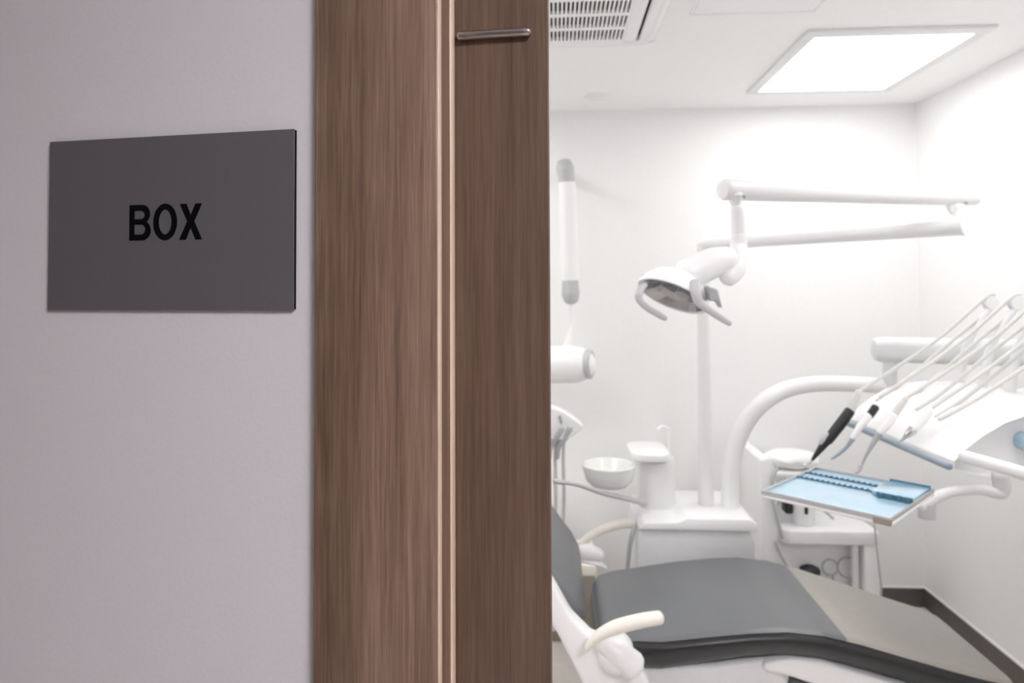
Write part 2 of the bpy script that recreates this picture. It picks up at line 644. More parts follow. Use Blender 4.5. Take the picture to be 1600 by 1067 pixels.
def cushion(b, x0, x1, cover=False, n=30):
    rs = []
    xs = [s[0] for s in SEAT if x0 <= s[0] <= x1] + [x0 + (x1 - x0) * k / n for k in range(n + 1)]
    xs = sorted(set(round(x, 4) for x in xs))
    for x in xs:
        zt, yn, yf, th = interp(SEAT, x)
        r = min(th * .47, .040)
        th *= .94
        sec = rrect(yf - yn, th, r, 6)
        cy, cz = (yn + yf) / 2, zt - th / 2
        if cover:
            up_ = sec[2:10]   # only the top
            sec = [(p[0] * 1.012, p[1] + .003) for p in up_] + [(p[0] * .99, p[1] - .006) for p in reversed(up_)]
        # crown the top a little
        w = (yf - yn) / 2
        und = .24 if not cover else 0.0            # the side draws in towards the bottom
        rs.append([(x, cy + p[0] * (1 - und * max(0, .3 - p[1] / th)), cz + p[1] + (.012 * (1 - (p[0] / w) ** 2) if p[1] > 0 else 0)) for p in sec])
    rings(b, rs)


seat = obj('seat_cushion', tmp(lambda b: cushion(b, .115, 1.297)), M['side_shade'], chair, 50)  # whole body coloured as its shaded side; the panel above carries the upholstery tone
obj('seat_panel', tmp(lambda b: cushion(b, .118, .803, True)), M['upholstery'], seat, 50)
obj('foot_cover', tmp(lambda b: cushion(b, .80, 1.295, True)), M['cover'], seat, 50)['label'] = 'taupe protective cover over the foot end'

# backrest: leans up to the left from the seat's rear
BA = R_(128)
bd = Vector((math.cos(BA), 0, math.sin(BA)))     # up along the backrest
bn = Vector((math.sin(BA), 0, -math.cos(BA)))    # out of its front face
b0 = Vector((.096, 0, .555))


def back_loft(b, l0, l1, off, th, grow, table, cover=False):
    rs = []
    for l, yn, yf, k in table:
        r = min(th * k * .47, .038)
        sec = rrect(yf - yn + 2*grow, th * k, r, 6)
        cy = (yn + yf) / 2
        c = b0 + bd * l + bn * off
        if cover:
            up_ = sec[2:12]
            sec = [(p[0] * 1.012, p[1] + .003) for p in up_] + [(p[0] * .99, p[1] - .004) for p in reversed(up_)]
        rs.append([c + Vector((0, p[0] + cy, 0)) + bn * p[1] for p in sec])
    rings(b, rs)


BT = [(.0, 2.13, 2.52, .35), (.012, 2.07, 2.58, .7), (.035, 2.03, 2.625, .92), (.08, 2.01, 2.65, 1), (.2, 2.0, 2.66, 1), (.4, 2.0, 2.66, 1),
      (.56, 2.03, 2.63, 1), (.63, 2.08, 2.58, .9), (.665, 2.14, 2.52, .6), (.675, 2.2, 2.46, .3)]
bk = obj('backrest', tmp(lambda b: back_loft(b, 0, .67, -.03, .085, 0, BT)), M['side_shade'], chair, 50)  # near-black for the shaded side, like the seat body
obj('back_panel', tmp(lambda b: back_loft(b, 0, .67, -.03, .085, 0, BT[1:-1], True)), M['upholstery'], bk, 50)
BT2 = [(l + .02, a + .0, c - .0, k) for l, a, c, k in BT]
obj('back_shell', tmp(lambda b: back_loft(b, 0, .67, -.092, .045, -.015, BT2)), M['white'], chair, 50)


# white side bracket that carries back and armrest
def px_poly(pts, y):
    return [(p.x, p.z) for p in (on_y(a, c, y) for a, c in pts)]


def bracket(b):
    prism(b, px_poly([(846, 880), (866, 903), (892, 950), (926, 984), (958, 986), (980, 1000), (1012, 1052), (1020, 1120), (935, 1120), (905, 1040), (868, 968), (840, 925)], 1.93),
          1.865, 1.94, 'y', .012, 3)


obj('side_bracket', tmp(bracket), M['white'], chair, 50)
pb = on_y(962, 1022, 1.86)


def boss(b):
    lathe(b, [(.0, .045), (.020, .043), (.036, .034), (.045, .018), (.047, 0), (.047, -.04)], frame_to(pb, (-.1, -1, .1)), 32)


obj('pivot_boss', tmp(boss), M['white'], chair, 40)


def armrest(b):
    P = [on_y(*q, 1.80) for q in ((918, 1012), (934, 994), (962, 980), (1000, 970), (1030, 965))]
    tube(b, P, [.010, .017, .0215, .0215, .0205], 18, 6, flat=.8, up=(0, 0, 1))


obj('armrest_pad', tmp(armrest), M['cream'], chair, 60)


def armsup(b):
    P = [on_y(*q, 1.84) for q in ((990, 1040), (965, 1020), (942, 1005), (936, 997))]
    tube(b, P, [.036, .034, .022, .012], 16, 6)


obj('armrest_support', tmp(armsup), M['white'], chair, 60)


def undershell(b):
    rs = []
    for x, zt, zb, y0, y1 in ((.14, .47, .42, 2.06, 2.40), (.2, .455, .37, 2.02, 2.44), (.45, .475, .33, 2.0, 2.46), (.62, .50, .36, 2.0, 2.46), (.66, .50, .42, 2.02, 2.44)):
        sec = rrect(y1 - y0, zt - zb, .02, 4)
        rs.append([(x, (y0+y1)/2 + p[0], (zt+zb)/2 + p[1]) for p in sec])
    rings(b, rs)


obj('seat_shell', tmp(undershell), M['unit'], chair, 40)


def legshell(b):
    prism(b, [(.58, .492), (.66, .508), (.74, .502), (.92, .452), (1.04, .412), (1.05, .38), (1.0, .355), (.80, .41), (.66, .455), (.58, .47)], 1.985, 2.44, 'y', .012, 3)


obj('leg_shell', tmp(legshell), M['white'], chair, 40)
obj('lift_arm', tmp(lambda b: prism(b, [(.42, .36), (.62, .40), (.86, .36), (.80, .10), (.40, .10)], 2.05, 2.38, 'y', .02, 3)), M['grey'], chair)
obj('base_cover', tmp(lambda b: prism(b, [(.30, .20), (.62, .40), (.72, .36), (.90, .30), (.92, .06), (.30, .06)], 2.015, 2.045, 'y', .008, 2)), M['unit'], chair)
obj('floor_plate', tmp(lambda b: prism(b, rrect(1.0, .5, .1), 0, .06, 'z', .01, 2, Matrix.Translation((.62, 2.24, 0)))), M['white_matt'], chair)

# ================================================================== UNIT BASE, SPITTOON
unit = thing('dental_unit', 'white dental unit console with spittoon tower behind the chair', 'dental unit', (.62, 2.75, 0))


def console(b):
    rs = []
    a = at(992, 822, 2.62)
    c = at(1172, 822, 2.62)
    x0, x1 = a.x, c.x
    prism(b, [(x0, .0), (x1, .0), (x1, .60), (x1 - .02, .645), (x0 + .05, .655), (x0 + .01, .64), (x0, .60)], 2.62, 2.95, 'y', .014, 3)


cbody = obj('console_body', tmp(console), M['unit'], unit, 40)


def console_top(b):
    a = at(990, 822, 2.62)
    c = at(1174, 822, 2.62)
    prism(b, [(a.x + .01, .645), (c.x - .005, .645), (c.x - .002, .672), (c.x - .03, .690), (a.x + .19, .690), (a.x + .16, .675), (a.x + .03, .672)], 2.60, 2.96, 'y', .006, 2)


obj('console_top', tmp(console_top), M['white'], cbody, 40)


def tower(b):
    a, c = at(1000, 720, 2.72), at(1056, 720, 2.72)
    zt = at(1030, 716, 2.72).z
    sec = rrect(c.x - a.x, .22, .045, 6)
    rs = []
    for z, k in ((.60, 1.0), (zt - .02, 1.0), (zt - .006, .98), (zt, .92)):
        rs.append([((a.x + c.x)/2 + p[0]*k, 2.86 + p[1]*k, z) for p in sec])
    rings(b, rs)


stow = obj('spittoon_tower', tmp(tower), M['white_matt'], unit, 40)


def tower_lip(b):
    a, c = at(986, 712, 2.68), at(1047, 712, 2.68)
    z = at(1015, 713, 2.68).z
    prism(b, [(a.x + (c.x-a.x)*.5 + p[0], 2.81 + p[1]) for p in rrect(c.x - a.x, .24, .05, 6)], z - .014, z + .014, 'z', .006, 2)


obj('tower_lip', tmp(tower_lip), M['white'], stow, 40)
bw = at(951, 741, 2.64)


def bowl(b):
    lathe(b, [(.0, -.046), (.045, -.046), (.07, -.040), (.088, -.022), (.098, .010), (.103, .038), (.099, .041), (.094, .036), (.085, .0), (.06, -.025), (.0, -.03)],
          Matrix.Translation(bw), 40)


obj('spittoon_bowl', tmp(bowl), M['porcelain'], unit, 60)


def filler(b):
    x = at(1046, 690, 2.74)
    tube(b, [(x.x, x.y, x.z - .08), (x.x, x.y, x.z + .02), (x.x - .004, x.y, x.z + .05), (x.x - .03, x.y - .01, x.z + .062), (x.x - .048, x.y - .02, x.z + .052)], .006, 10)


obj('cup_filler', tmp(filler), M['white'], unit, 60)


def bowl_arm(b):
    tube(b, [at(868, 752, 2.45), at(902, 757, 2.5), at(940, 770, 2.55), at(975, 778, 2.60), at(1006, 786, 2.66)], [.014, .013, .014, .016, .018], 14, 6, flat=.6)


obj('bowl_bracket', tmp(bowl_arm), M['cap'], unit, 60)


def low_arm(b):
    tube(b, [at(1004, 818, 2.66), at(975, 818, 2.66), at(945, 826, 2.65), at(922, 838, 2.65), at(908, 850, 2.65)], [.020, .018, .017, .016, .015], 14, 6)


obj('assistant_arm', tmp(low_arm), M['cream'], unit, 60)


def low_head(b):
    tube(b, [at(905, 862, 2.63), at(920, 862, 2.62), at(938, 868, 2.62)], [.024, .030, .022], 16, 5)
    tube(b, [at(905, 874, 2.63), at(930, 878, 2.62), at(946, 886, 2.62)], [.020, .024, .012], 14, 5, flat=.5)


obj('assistant_keypad', tmp(low_head), M['white'], unit, 60)
obj('drain_hose', tmp(lambda b: tube(b, [at(992, 822, 2.60), at(987, 838, 2.585), at(983, 862, 2.585), at(980, 905, 2.6), at(982, 960, 2.6)], .0085, 10)), M['grey'], unit, 60)

st = thing('step_box', 'small white topped box with taupe front behind the chair seat', 'box', at(908, 960, 3.0))
a, c = at(885, 892, 3.0), at(930, 892, 3.0)
obj('box_front', tmp(lambda b: box(b, (a.x - .15, a.y, 0), (c.x, a.y + .3, a.z - .02), .004, 2)), M['taupe'], st)
obj('box_top', tmp(lambda b: box(b, (a.x - .155, a.y - .008, a.z - .02), (c.x + .006, a.y + .305, a.z + .03), .010, 3)), M['cream'], st)

# ================================================================== SUCTION HOLDER (left, by the door)
sh = thing('suction_holder', 'white bracket of suction handpieces with hanging hoses beside the door edge', 'suction holder', at(868, 700, 2.73))


def holder(b):
    P = [(838, 640), (862, 632), (882, 640), (906, 656), (911, 664), (898, 676), (880, 684), (858, 682), (838, 680)]
    prism(b, px_poly(P, 2.73), 2.68, 2.74, 'y', .008, 3)


obj('holder_plate', tmp(holder), M['white'], sh, 40)
obj('holder_slot', tmp(lambda b: prism(b, px_poly([(872, 650), (876, 649), (879, 660), (876, 664)], 2.675), 2.675, 2.683, 'y')), M['grey'], sh)


def nozzle(b, px):
    tube(b, [at(px + 20, 668, 2.66), at(px + 12, 682, 2.67), at(px + 2, 697, 2.68), at(px, 715, 2.69)], [.012, .016, .012, .008], 12, 5)


obj('suction_grip', tmp(lambda b: nozzle(b, 871)), M['cap'], sh, 60)
obj('suction_grip', tmp(lambda b: nozzle(b, 858)), M['cap'], sh, 60)
for px in (868, 881):
    obj('suction_hose', tmp(lambda b: tube(b, [at(px, 684, 2.72), at(px - .5, 730, 2.72), at(px, 780, 2.72), at(px - 3, 850, 2.73), at(px - 10, 900, 2.76)], .0075, 10)), M['hose'], sh, 60)

# ================================================================== X-RAY ARM ON THE BACK WALL
xr = thing('xray_unit', 'white wall mounted x-ray arm with grey end caps and tube head', 'x-ray unit', (.10, 3.40, 1.0))
xa, xb = at(886, 285, 3.22), at(891, 438, 3.22)
obj('arm_tube', tmp(lambda b: tube(b, [xa, xb], .0395, 24, 2, roundend=False)), M['white'], xr, 40)


def capend(b, p, d):
    d = Vector(d).normalized()
    tube(b, [p, p + d*.03, p + d*.062, p + d*.092], [.038, .0405, .043, .036], 22, 4)


dv = (xa - xb).normalized()
obj('joint_cap', tmp(lambda b: capend(b, xa, dv + Vector((-.12, 0, 0)))), M['cap'], xr, 50)
obj('joint_cap', tmp(lambda b: capend(b, xb, -dv)), M['cap'], xr, 50)
xm = xa + dv*.06
obj('wall_arm', tmp(lambda b: tube(b, [xm, Vector((xm.x - .002, YB - .012, xm.z))], .024, 18, 4, roundend=False)), M['white'], xr, 50)
obj('wall_mount', tmp(lambda b: lathe(b, [(.034, 0), (.034, .010), (.030, .014)], frame_to((xm.x - .002, YB, xm.z), (0, -1, 0)), 28)), M['white'], xr)
obj('yoke', tmp(lambda b: tube(b, [xb - dv*.085, xb - dv*.16, xb - dv*.22, at(884, 545, 3.2)], [.014, .011, .012, .016], 14, 5)), M['white'], xr, 50)
h0, h1 = at(845, 570, 3.20), at(918, 569, 3.12)


def head(b):
    d = h1 - h0
    tube(b, [h0, h0 + d*.3, h0 + d*.7, h0 + d*.9, h1], [.075, .088, .086, .076, .060], 26, 5)


thd = obj('tube_head', tmp(head), M['white'], xr, 60)
dz = (h1 - h0).normalized()
obj('collimator_ring', tmp(lambda b: lathe(b, [(.050, -.01), (.066, -.006), (.068, .014), (.060, .022), (.048, .020), (.046, .0)], frame_to(h1, dz), 36)), M['cap'], thd, 40)

# ================================================================== OPERATING LAMP
lamp = thing('operating_lamp', 'white jointed dental operating lamp on a slim pole', 'dental lamp', at(1101, 806, 2.75))
pbot, ptop = at(1101, 808, 2.75), at(1095, 383, 2.75)
pbot.x = ptop.x = (pbot.x + ptop.x) / 2
pbot.y = ptop.y = 2.77
obj('pole', tmp(lambda b: tube(b, [pbot, (pbot + ptop)/2, ptop], [.031, .027, .022], 24, 3)), M['white_matt'], lamp, 50)
obj('pole_collar', tmp(lambda b: lathe(b, [(.040, -.03), (.040, .0), (.033, .012)], Matrix.Translation(pbot + Vector((0, 0, .03))), 28)), M['white'], lamp)
e0 = at(1506, 353, 2.0)
larm = obj('lower_arm', tmp(lambda b: tube(b, [ptop, e0], [.0205, .0275], 24, 2, roundend=False)), M['white'], lamp, 40)
ed = (e0 - ptop).normalized()
obj('arm_end_cap', tmp(lambda b: lathe(b, [(.0285, -.008), (.0285, .0), (.026, .003), (0, .004)], frame_to(e0, ed), 32)), M['white'], larm)
u0, u1 = at(1130, 296, 1.72), at(1524, 309, 2.08)
ud = (u1 - u0).normalized()
uL = (u1 - u0).length
sarm = obj('spring_arm', tmp(lambda b: lathe(b, [(.018, -.004), (.024, -.002), (.0272, .005), (.0275, .012), (.0250, uL - .02), (.024, uL - .006), (.018, uL)], frame_to(u0, ud), 28)), M['white'], lamp, 40)


def elbow(b):
    p = at(1497, 325, 2.03)
    q = at(1497, 346, 2.02)
    tube(b, [p, (p+q)/2, q], [.021, .017, .020], 18, 3)
    tube(b, [at(1484, 318, 2.04), at(1488, 332, 2.03)], [.014, .010], 12, 2)


obj('elbow_joint', tmp(elbow), M['white'], lamp, 50)
for px, py, d in ((1158, 303, 1.72), (1502, 313, 2.035)):
    p = at(px, py, d)
    obj('screw', tmp(lambda b: lathe(b, [(.0035, -.006), (.0035, .0045), (0, .005)], frame_to(p + Vector((0, -.0235, -.010)), (0, -1, -.3)), 12)), M['grey'], sarm)


def drop(b):
    tube(b, [at(1149, 306, 1.72), at(1150, 316, 1.72), at(1152, 326, 1.72)], [.020, .014, .011], 18, 4)
    tube(b, [at(1152, 324, 1.72), at(1153, 340, 1.72), at(1154, 372, 1.72)], [.0155, .0180, .0180], 18, 4)


obj('drop_tube', tmp(drop), M['white'], lamp, 50)


def yoke(b):
    tube(b, [at(1154, 366, 1.72), at(1154, 384, 1.72), at(1152, 402, 1.71), at(1147, 420, 1.70), at(1136, 436, 1.69)], [.0185, .021, .026, .029, .022], 20, 5)


obj('yoke', tmp(yoke), M['white'], lamp, 60)
obj('hood', tmp(lambda b: tube(b, [at(1072, 427, 1.685), at(1092, 420, 1.69), at(1116, 410, 1.695), at(1140, 404, 1.70)], [.036, .040, .038, .030], 24, 5)), M['white'], lamp, 60)
# head: dish that looks down to the patient
hn = (CAMROT @ Vector((-.40, -.84, .34))).normalized()
hx = (CAMROT @ Vector((.88, -.46, 0))).normalized()
hc = at(1051, 461, 1.66)
HM = frame_to(hc, hn, hx)
hsh = obj('head_shell', tmp(lambda b: lathe(b, [(.0, -.062), (.03, -.060), (.058, -.047), (.078, -.026), (.087, -.004), (.087, .004), (.081, .004), (.079, -.003), (.06, -.024), (.03, -.036), (0, -.038)],
                                     HM @ Matrix.Diagonal((1.02, .86, 1, 1)), 48)), M['white'], lamp, 60)


def reflector(b):
    n = 18
    rs = []
    for k, (r, z) in enumerate(((.0805, .002), (.060, -.013), (.038, -.022), (.016, -.026))):
        rs.append([(r*math.cos(2*PI*(i + .5*(k % 2))/n), r*math.sin(2*PI*(i + .5*(k % 2))/n), z) for i in range(n)])
    q = bmesh.new()
    rings(q, rs, cap=False)
    q.faces.new([v for v in q.verts][-n:])
    merge(b, q, HM @ Matrix.Diagonal((1.02, .86, 1, 1)))


obj('reflector', tmp(reflector), M['chrome'], hsh, 5)
obj('bulb_shield', tmp(lambda b: lathe(b, [(.018, -.028), (.018, -.006), (.010, .0), (0, .001)], HM @ Matrix.Translation((.02, .01, 0)), 20)), M['grey'], hsh)


def grip(b, pts, r):
    tube(b, pts, r, 14, 6, flat=.55)


obj('handle', tmp(lambda b: grip(b, [at(1006, 446, 1.62), at(999, 456, 1.60), at(999, 468, 1.595), at(1012, 481, 1.59), at(1030, 492, 1.59), at(1040, 498, 1.59)], [.010, .010, .009, .0085, .008, .006])), M['cap'], lamp, 60)
obj('handle', tmp(lambda b: grip(b, [at(1087, 441, 1.60), at(1088, 456, 1.58), at(1093, 472, 1.575), at(1112, 487, 1.57), at(1130, 499, 1.57), at(1141, 506, 1.57)], [.014, .014, .011, .0085, .008, .006])), M['cap'], lamp, 60)
obj('side_fin', tmp(lambda b: prism(b, px_poly([(1101, 446), (1119, 452), (1126, 482), (1118, 470), (1106, 470)], 1.62), 1.60, 1.64, 'y', .003, 1)), M['grey'], lamp)

# ================================================================== DELIVERY UNIT
du = thing('delivery_unit', 'white delivery unit on curved tube arm with five instrument whips', 'dental unit', at(1141, 815, 2.66))
TP = [(1141, 818, 2.68), (1141, 770, 2.68), (1142, 735, 2.68), (1149, 697, 2.68), (1167, 658, 2.66), (1195, 627, 2.63), (1230, 608, 2.63), (1275, 600, 2.61), (1330, 600, 2.59), (1385, 603, 2.57)]
obj('curved_arm', tmp(lambda b: tube(b, [at(*p) for p in TP], [.036, .0355, .035, .034, .033, .032, .031, .030, .029, .028], 24, 6)), M['white'], du, 60)
obj('arm_collar', tmp(lambda b: lathe(b, [(.052, -.02), (.052, .008), (.042, .018)], Matrix.Translation(at(1141, 806, 2.68)), 28)), M['white'], du)
obj('pivot', tmp(lambda b: tube(b, [at(1388, 612, 2.57), at(1390, 590, 2.56), at(1392, 556, 2.55)], [.034, .026, .024], 20, 3)), M['unit'], du, 50)


def beam(b):
    rs = []
    for px, py, d, k in ((1362, 545, 2.58, .5), (1366, 546, 2.575, .85), (1376, 546, 2.57, 1), (1500, 549, 2.46, 1.0), (1570, 551, 2.40, 1.0), (1630, 552, 2.31, 1.0), (1655, 553, 2.27, 1.0), (1662, 553, 2.26, .9)):
        c = at(px, py, d)
        sec = rrect(.092 * k, .092 * k, .032 * k, 5)
        dv_ = Vector((.25, .97, 0))
        rs.append([c + dv_ * p[0] + Vector((0, 0, p[1])) for p in sec])
    rings(b, rs)


obj('spring_beam', tmp(beam), M['unit'], du, 40)
bp_ = at(1645, 556, 2.285)
obj('head_post', tmp(lambda b: tube(b, [bp_ + Vector((0, 0, .03)), bp_ + Vector((0, -.01, -.06)), bp_ + Vector((-.03, -.03, -.10)), bp_ + Vector((-.12, -.06, -.125)), bp_ + Vector((-.24, -.10, -.14))], .030, 20, 5)), M['white'], du, 50)

# head: section in x,z lofted in depth
TIPF, TIPN = at(1322, 662, 2.36), at(1489, 734, 1.76)
HS = [(.0, .0), (.002, .022), (.030, .052), (.075, .088), (.13, .122), (.185, .142), (.26, .150), (.40, .150), (.46, .135), (.47, .09), (.46, .02), (.42, -.012), (.20, -.018), (.07, -.016)]


def dhead(b):
    rs = []
    for t, k in ((-.012, .90), (0, .97), (.03, 1), (.5, 1), (.97, 1), (1.0, .985)):
        o = TIPF.lerp(TIPN, t)
        rs.append([(o.x + (.23 + (x - .23) * k), o.y, o.z + (.06 + (z - .06) * k)) for x, z in HS])
    rings(b, rs)
    # recess the cheek that faces the door
    b.faces.ensure_lookup_table()
    cheek = b.faces[-1]
    bmesh.ops.inset_individual(b, faces=[cheek], thickness=.024, depth=0)
    bmesh.ops.translate(b, vec=(0, .03, 0), verts=cheek.verts)


obj('instrument_table', tmp(dhead), M['white'], du, 32)


def strip(b):
    d = (TIPN - TIPF)
    tube(b, [TIPF + Vector((-.004, 0, .006)), TIPF + d*.5 + Vector((-.004, 0, .006)), TIPN + Vector((-.004, .01, .006))], .0105, 10, 2, flat=.9)


obj('front_strip', tmp(strip), M['bluegrey'], du, 50)
obj('grab_handle', tmp(lambda b: tube(b, [at(1508, 714, 1.75), at(1520, 717, 1.72), at(1570, 731, 1.68), at(1640, 750, 1.62), at(1680, 748, 1.66), at(1690, 735, 1.74)], .0165, 18, 6)), M['white'], du, 60)
obj('knob', tmp(lambda b: lathe(b, [(.024, -.03), (.024, .004), (.018, .010), (0, .011)], frame_to(at(1610, 692, 1.75), (0, -1, 0)), 24)), M['blue'], du)

HOSE = [  # whip top, base, bend, hose landing, handpiece tail, depth
    dict(d=2.30, top=(1548, 473), base=(1501, 608), bend=(1511, 540), end=(1370, 626), tail=(1342, 612)),
    dict(d=2.19, top=(1588, 473), base=(1537, 612), bend=(1549, 541), end=(1402, 634), tail=(1375, 620)),
    dict(d=2.08, top=(1632, 474), base=(1580, 622), bend=(1590, 546), end=(1432, 640), tail=(1416, 622)),
    dict(d=1.98, top=(1682, 476), base=(1628, 630), bend=(1640, 550), end=(1462, 652), tail=(1452, 640)),
    dict(d=1.89, top=(1736, 478), base=(1680, 640), bend=(1692, 556), end=(1468, 655), tail=None),
]
for h in HOSE:
    d = h['d']

    def whip(b, h=h, d=d):
        t, s, m_ = h['top'], h['base'], h['bend']
        tube(b, [at(s[0], s[1] + 16, d), at(s[0], s[1] - 20, d), at(*m_, d), at((m_[0]*.45 + t[0]*.55), (m_[1]*.45 + t[1]*.55), d), at(t[0] - 2, t[1] + 10, d)],
             [.020, .0185, .016, .0125, .012], 14, 6, flat=.7, up=(1, 0, 0))
    w = obj('whip_arm', tmp(whip), M['unit'], du, 60)
    p = at(*h['top'], d)
    wr = obj('whip_pulley', tmp(lambda b: lathe(b, [(0, -.013), (.022, -.013), (.025, -.008), (.019, -.004), (.019, .004), (.025, .008), (.022, .013), (0, .013)], frame_to(p, (0, 1, 0)), 26)), M['white'], w, 40)

    def hose(b, h=h, d=d):
        t = h['top']
        if h['tail']:
            e = h['tail']
            tube(b, [at(t[0] + 6, t[1] - 12, d - .006), at(t[0] - 10, t[1] - 6, d - .006), at(t[0]*.66 + e[0]*.34 - 3, t[1]*.66 + e[1]*.34 + 2, d - .01), at(t[0]*.33 + e[0]*.67, t[1]*.33 + e[1]*.67 + 2, d - .012), at(e[0], e[1], d - .01)],
                 .0056, 10, 6)
        e = h['end']
        tube(b, [at(t[0] - 2, t[1] + 12, d + .006), at(t[0]*.6 + e[0]*.4, t[1]*.6 + e[1]*.4 + 7, d + .004), at(t[0]*.22 + e[0]*.78, t[1]*.22 + e[1]*.78 + 7, d), at(e[0], e[1], d)], .0056, 10, 6)
    obj('instrument_hose', tmp(hose), M['hose'], du, 60)


# handpieces lie with their tails on the table edge
def handpiece(name, label, cat, d, parts, group='instruments on the delivery unit'):
    t = thing(name, label, cat, at(*parts[0][2][0], d), 0, group)
    made = {}
    for pn, mm, pts, rr in parts:
        par = made.get({'button': 'grip', 'coupling': 'body', 'head': 'neck'}.get(pn), t)
        made[pn] = obj(pn, tmp(lambda b: tube(b, [at(*p, d) for p in pts], rr, 16, 5)), M[mm], par, 60)
    return t


handpiece('air_water_syringe', 'black air and water syringe at the far end of the instrument row', 'syringe', 2.285, [
    ('tail_sleeve', 'hose', [(1342, 612), (1334, 630), (1328, 644)], [.011, .0135, .0145]),
    ('grip', 'dark', [(1328, 642), (1312, 664), (1293, 688)], [.0165, .0175, .0165]),
    ('button', 'cap', [(1293, 678), (1286, 686), (1282, 693)], [.009, .011, .008]),
    ('nozzle', 'dark', [(1293, 687), (1280, 704), (1268, 720)], [.016, .010, .0035]),
    ('tip', 'steel', [(1269, 719), (1262, 725), (1255, 727)], [.004, .003, .003])])
handpiece('scaler_handpiece', 'slim white scaler handpiece with a black collar next to the black syringe', 'handpiece', 2.17, [
    ('collar', 'dark', [(1368, 636), (1364, 642), (1358, 650)], [.012, .012, .012]),
    ('body', 'white', [(1358, 649), (1345, 665), (1332, 685)], [.0125, .012, .008]),
    ('tip', 'bluegrey', [(1333, 684), (1322, 699), (1308, 711), (1299, 717)], [.008, .006, .005, .003])])
handpiece('curved_handpiece', 'long pale handpiece with a curved steel tip touching the tray', 'handpiece', 2.06, [
    ('tail_sleeve', 'hose', [(1416, 622), (1404, 638), (1394, 650)], [.008, .011, .013]),
    ('body', 'white', [(1396, 648), (1386, 662), (1374, 676)], [.014, .0135, .011]),
    ('neck', 'grey', [(1376, 674), (1366, 690), (1354, 710), (1346, 728)], [.011, .0075, .005, .0035]),
    ('head', 'cap', [(1345, 727), (1341, 735), (1337, 738)], [.006, .007, .005])])
handpiece('short_handpiece', 'short white handpiece with a brownish steel tip lying on the table edge', 'handpiece', 1.95, [
    ('body', 'white', [(1452, 640), (1442, 654), (1428, 670)], [.0125, .0145, .0135]),
    ('coupling', 'steel', [(1429, 669), (1423, 675), (1417, 680)], [.013, .012, .009]),
    ('tip', 'grey', [(1418, 679), (1411, 686), (1404, 692)], [.008, .004, .002])])

# tray arm under the head
obj('tray_arm', tmp(lambda b: tube(b, [at(1562, 742, 1.74), at(1566, 758, 1.74), at(1562, 770, 1.74), at(1530, 765, 1.745), at(1490, 768, 1.75), at(1462, 777, 1.755), at(1440, 790, 1.76)],
                                   [.020, .020, .016, .013, .013, .014, .018], 14, 6)), M['unit'], du, 60)
obj('tray_pivot', tmp(lambda b: lathe(b, [(.020, -.022), (.022, .0), (.020, .016), (0, .018)], Matrix.Translation(at(1448, 796, 1.76)), 20)), M['cap'], du)

# ================================================================== INSTRUMENT TRAY
TZ = 1.055
TL, TR, BR, BL = (on_z(*p, TZ) for p in ((1258, 732), (1443, 762), (1410, 822), (1207, 770)))
tc_ = (TL + TR + BR + BL) / 4
ux = ((TR - TL) + (BR - BL)).normalized()
uy = Vector((-ux.y, ux.x, 0))
tw, tdp = ((TR - TL).length + (BR - BL).length) / 2, ((TL - BL).length + (TR - BR).length) / 2
TM = Matrix((ux, uy, Vector((0, 0, 1)))).transposed().to_4x4()
TM.translation = tc_
trot = math.atan2(ux.y, ux.x)
tray = thing('instrument_tray', 'steel rimmed instrument tray with glossy light blue liner held over the chair', 'tray', tc_, trot)
hw, hd = tw / 2, tdp / 2
obj('base_pan', tmp(lambda b: box(b, (-hw, -hd, -.012), (hw, hd, -.004), .002, 1)), M['white_matt'], tray, local=True)


def rim(b):
    for lo, hi in (((-hw, -hd), (hw, -hd + .005)), ((-hw, hd - .005), (hw, hd)), ((-hw, -hd + .005), (-hw + .005, hd - .005)), ((hw - .005, -hd + .005), (hw, hd - .005))):
        box(b, (*lo, -.005), (*hi, .006), .0015, 1)


obj('rim', tmp(rim), M['steel'], tray, local=True)
obj('corner_clip', tmp(lambda b: box(b, (hw - .035, -hd - .003, -.010), (hw + .001, -hd + .006, .004), .001, 1)), M['taupe'], tray, local=True)
obj('liner', tmp(lambda b: box(b, (-hw + .005, -hd + .005, -.004), (hw - .005, hd - .005, -.001))), M['blue'], tray, local=True)
for yy in (hd - .055, hd - .11):
    def rack(b, yy=yy):
        n = 14
        x0, x1 = -hw + .006, hw * .35
        box(b, (x0, yy - .003, -.001), (x1, yy + .003, .002))
        for k in range(n):
            x = x0 + (x1 - x0) * (k + .5) / n
            box(b, (x - .003, yy - .004, .002), (x + .003, yy + .004, .005), .001, 1)
    obj('instrument_rack', tmp(rack), M['blue_dark'], tray, local=True)
obj('raised_compartment', tmp(lambda b: prism(b, [(hw*.30, hd - .125), (hw*.42, hd - .14), (hw - .007, hd - .14), (hw - .007, hd - .008), (hw*.36, hd - .008), (hw*.30, hd - .03)], -.001, .009, 'z', .003, 2)), M['blue'], tray, local=True)


def ridge(b):
    x0, x1, y = hw * .42, hw - .006, hd - .142
    box(b, (x0, y - .002, 0), (x1, y + .002, .011))
    for k in range(4):
        x = x0 + (x1 - x0) * (k + .5) / 4
        box(b, (x - .005, y - .006, 0), (x + .005, y + .002, .012), .001, 1)


obj('compartment_ridge', tmp(ridge), M['blue_dark'], tray, local=True)
obj('compartment_lip', tmp(lambda b: box(b, (hw*.33, hd - .012, 0), (hw - .006, hd - .005, .013), .001, 1)), M['blue_dark'], tray, local=True)

# ================================================================== OPEN CABINET AT THE BACK WALL
CY0 = 3.02
cab = thing('open_cabinet', 'white open cabinet with a shelf standing at the back wall behind the tray', 'cabinet', (1.25, 3.2, 0))


def px(x, y, Y=CY0):
    return on_y(x, y, Y)


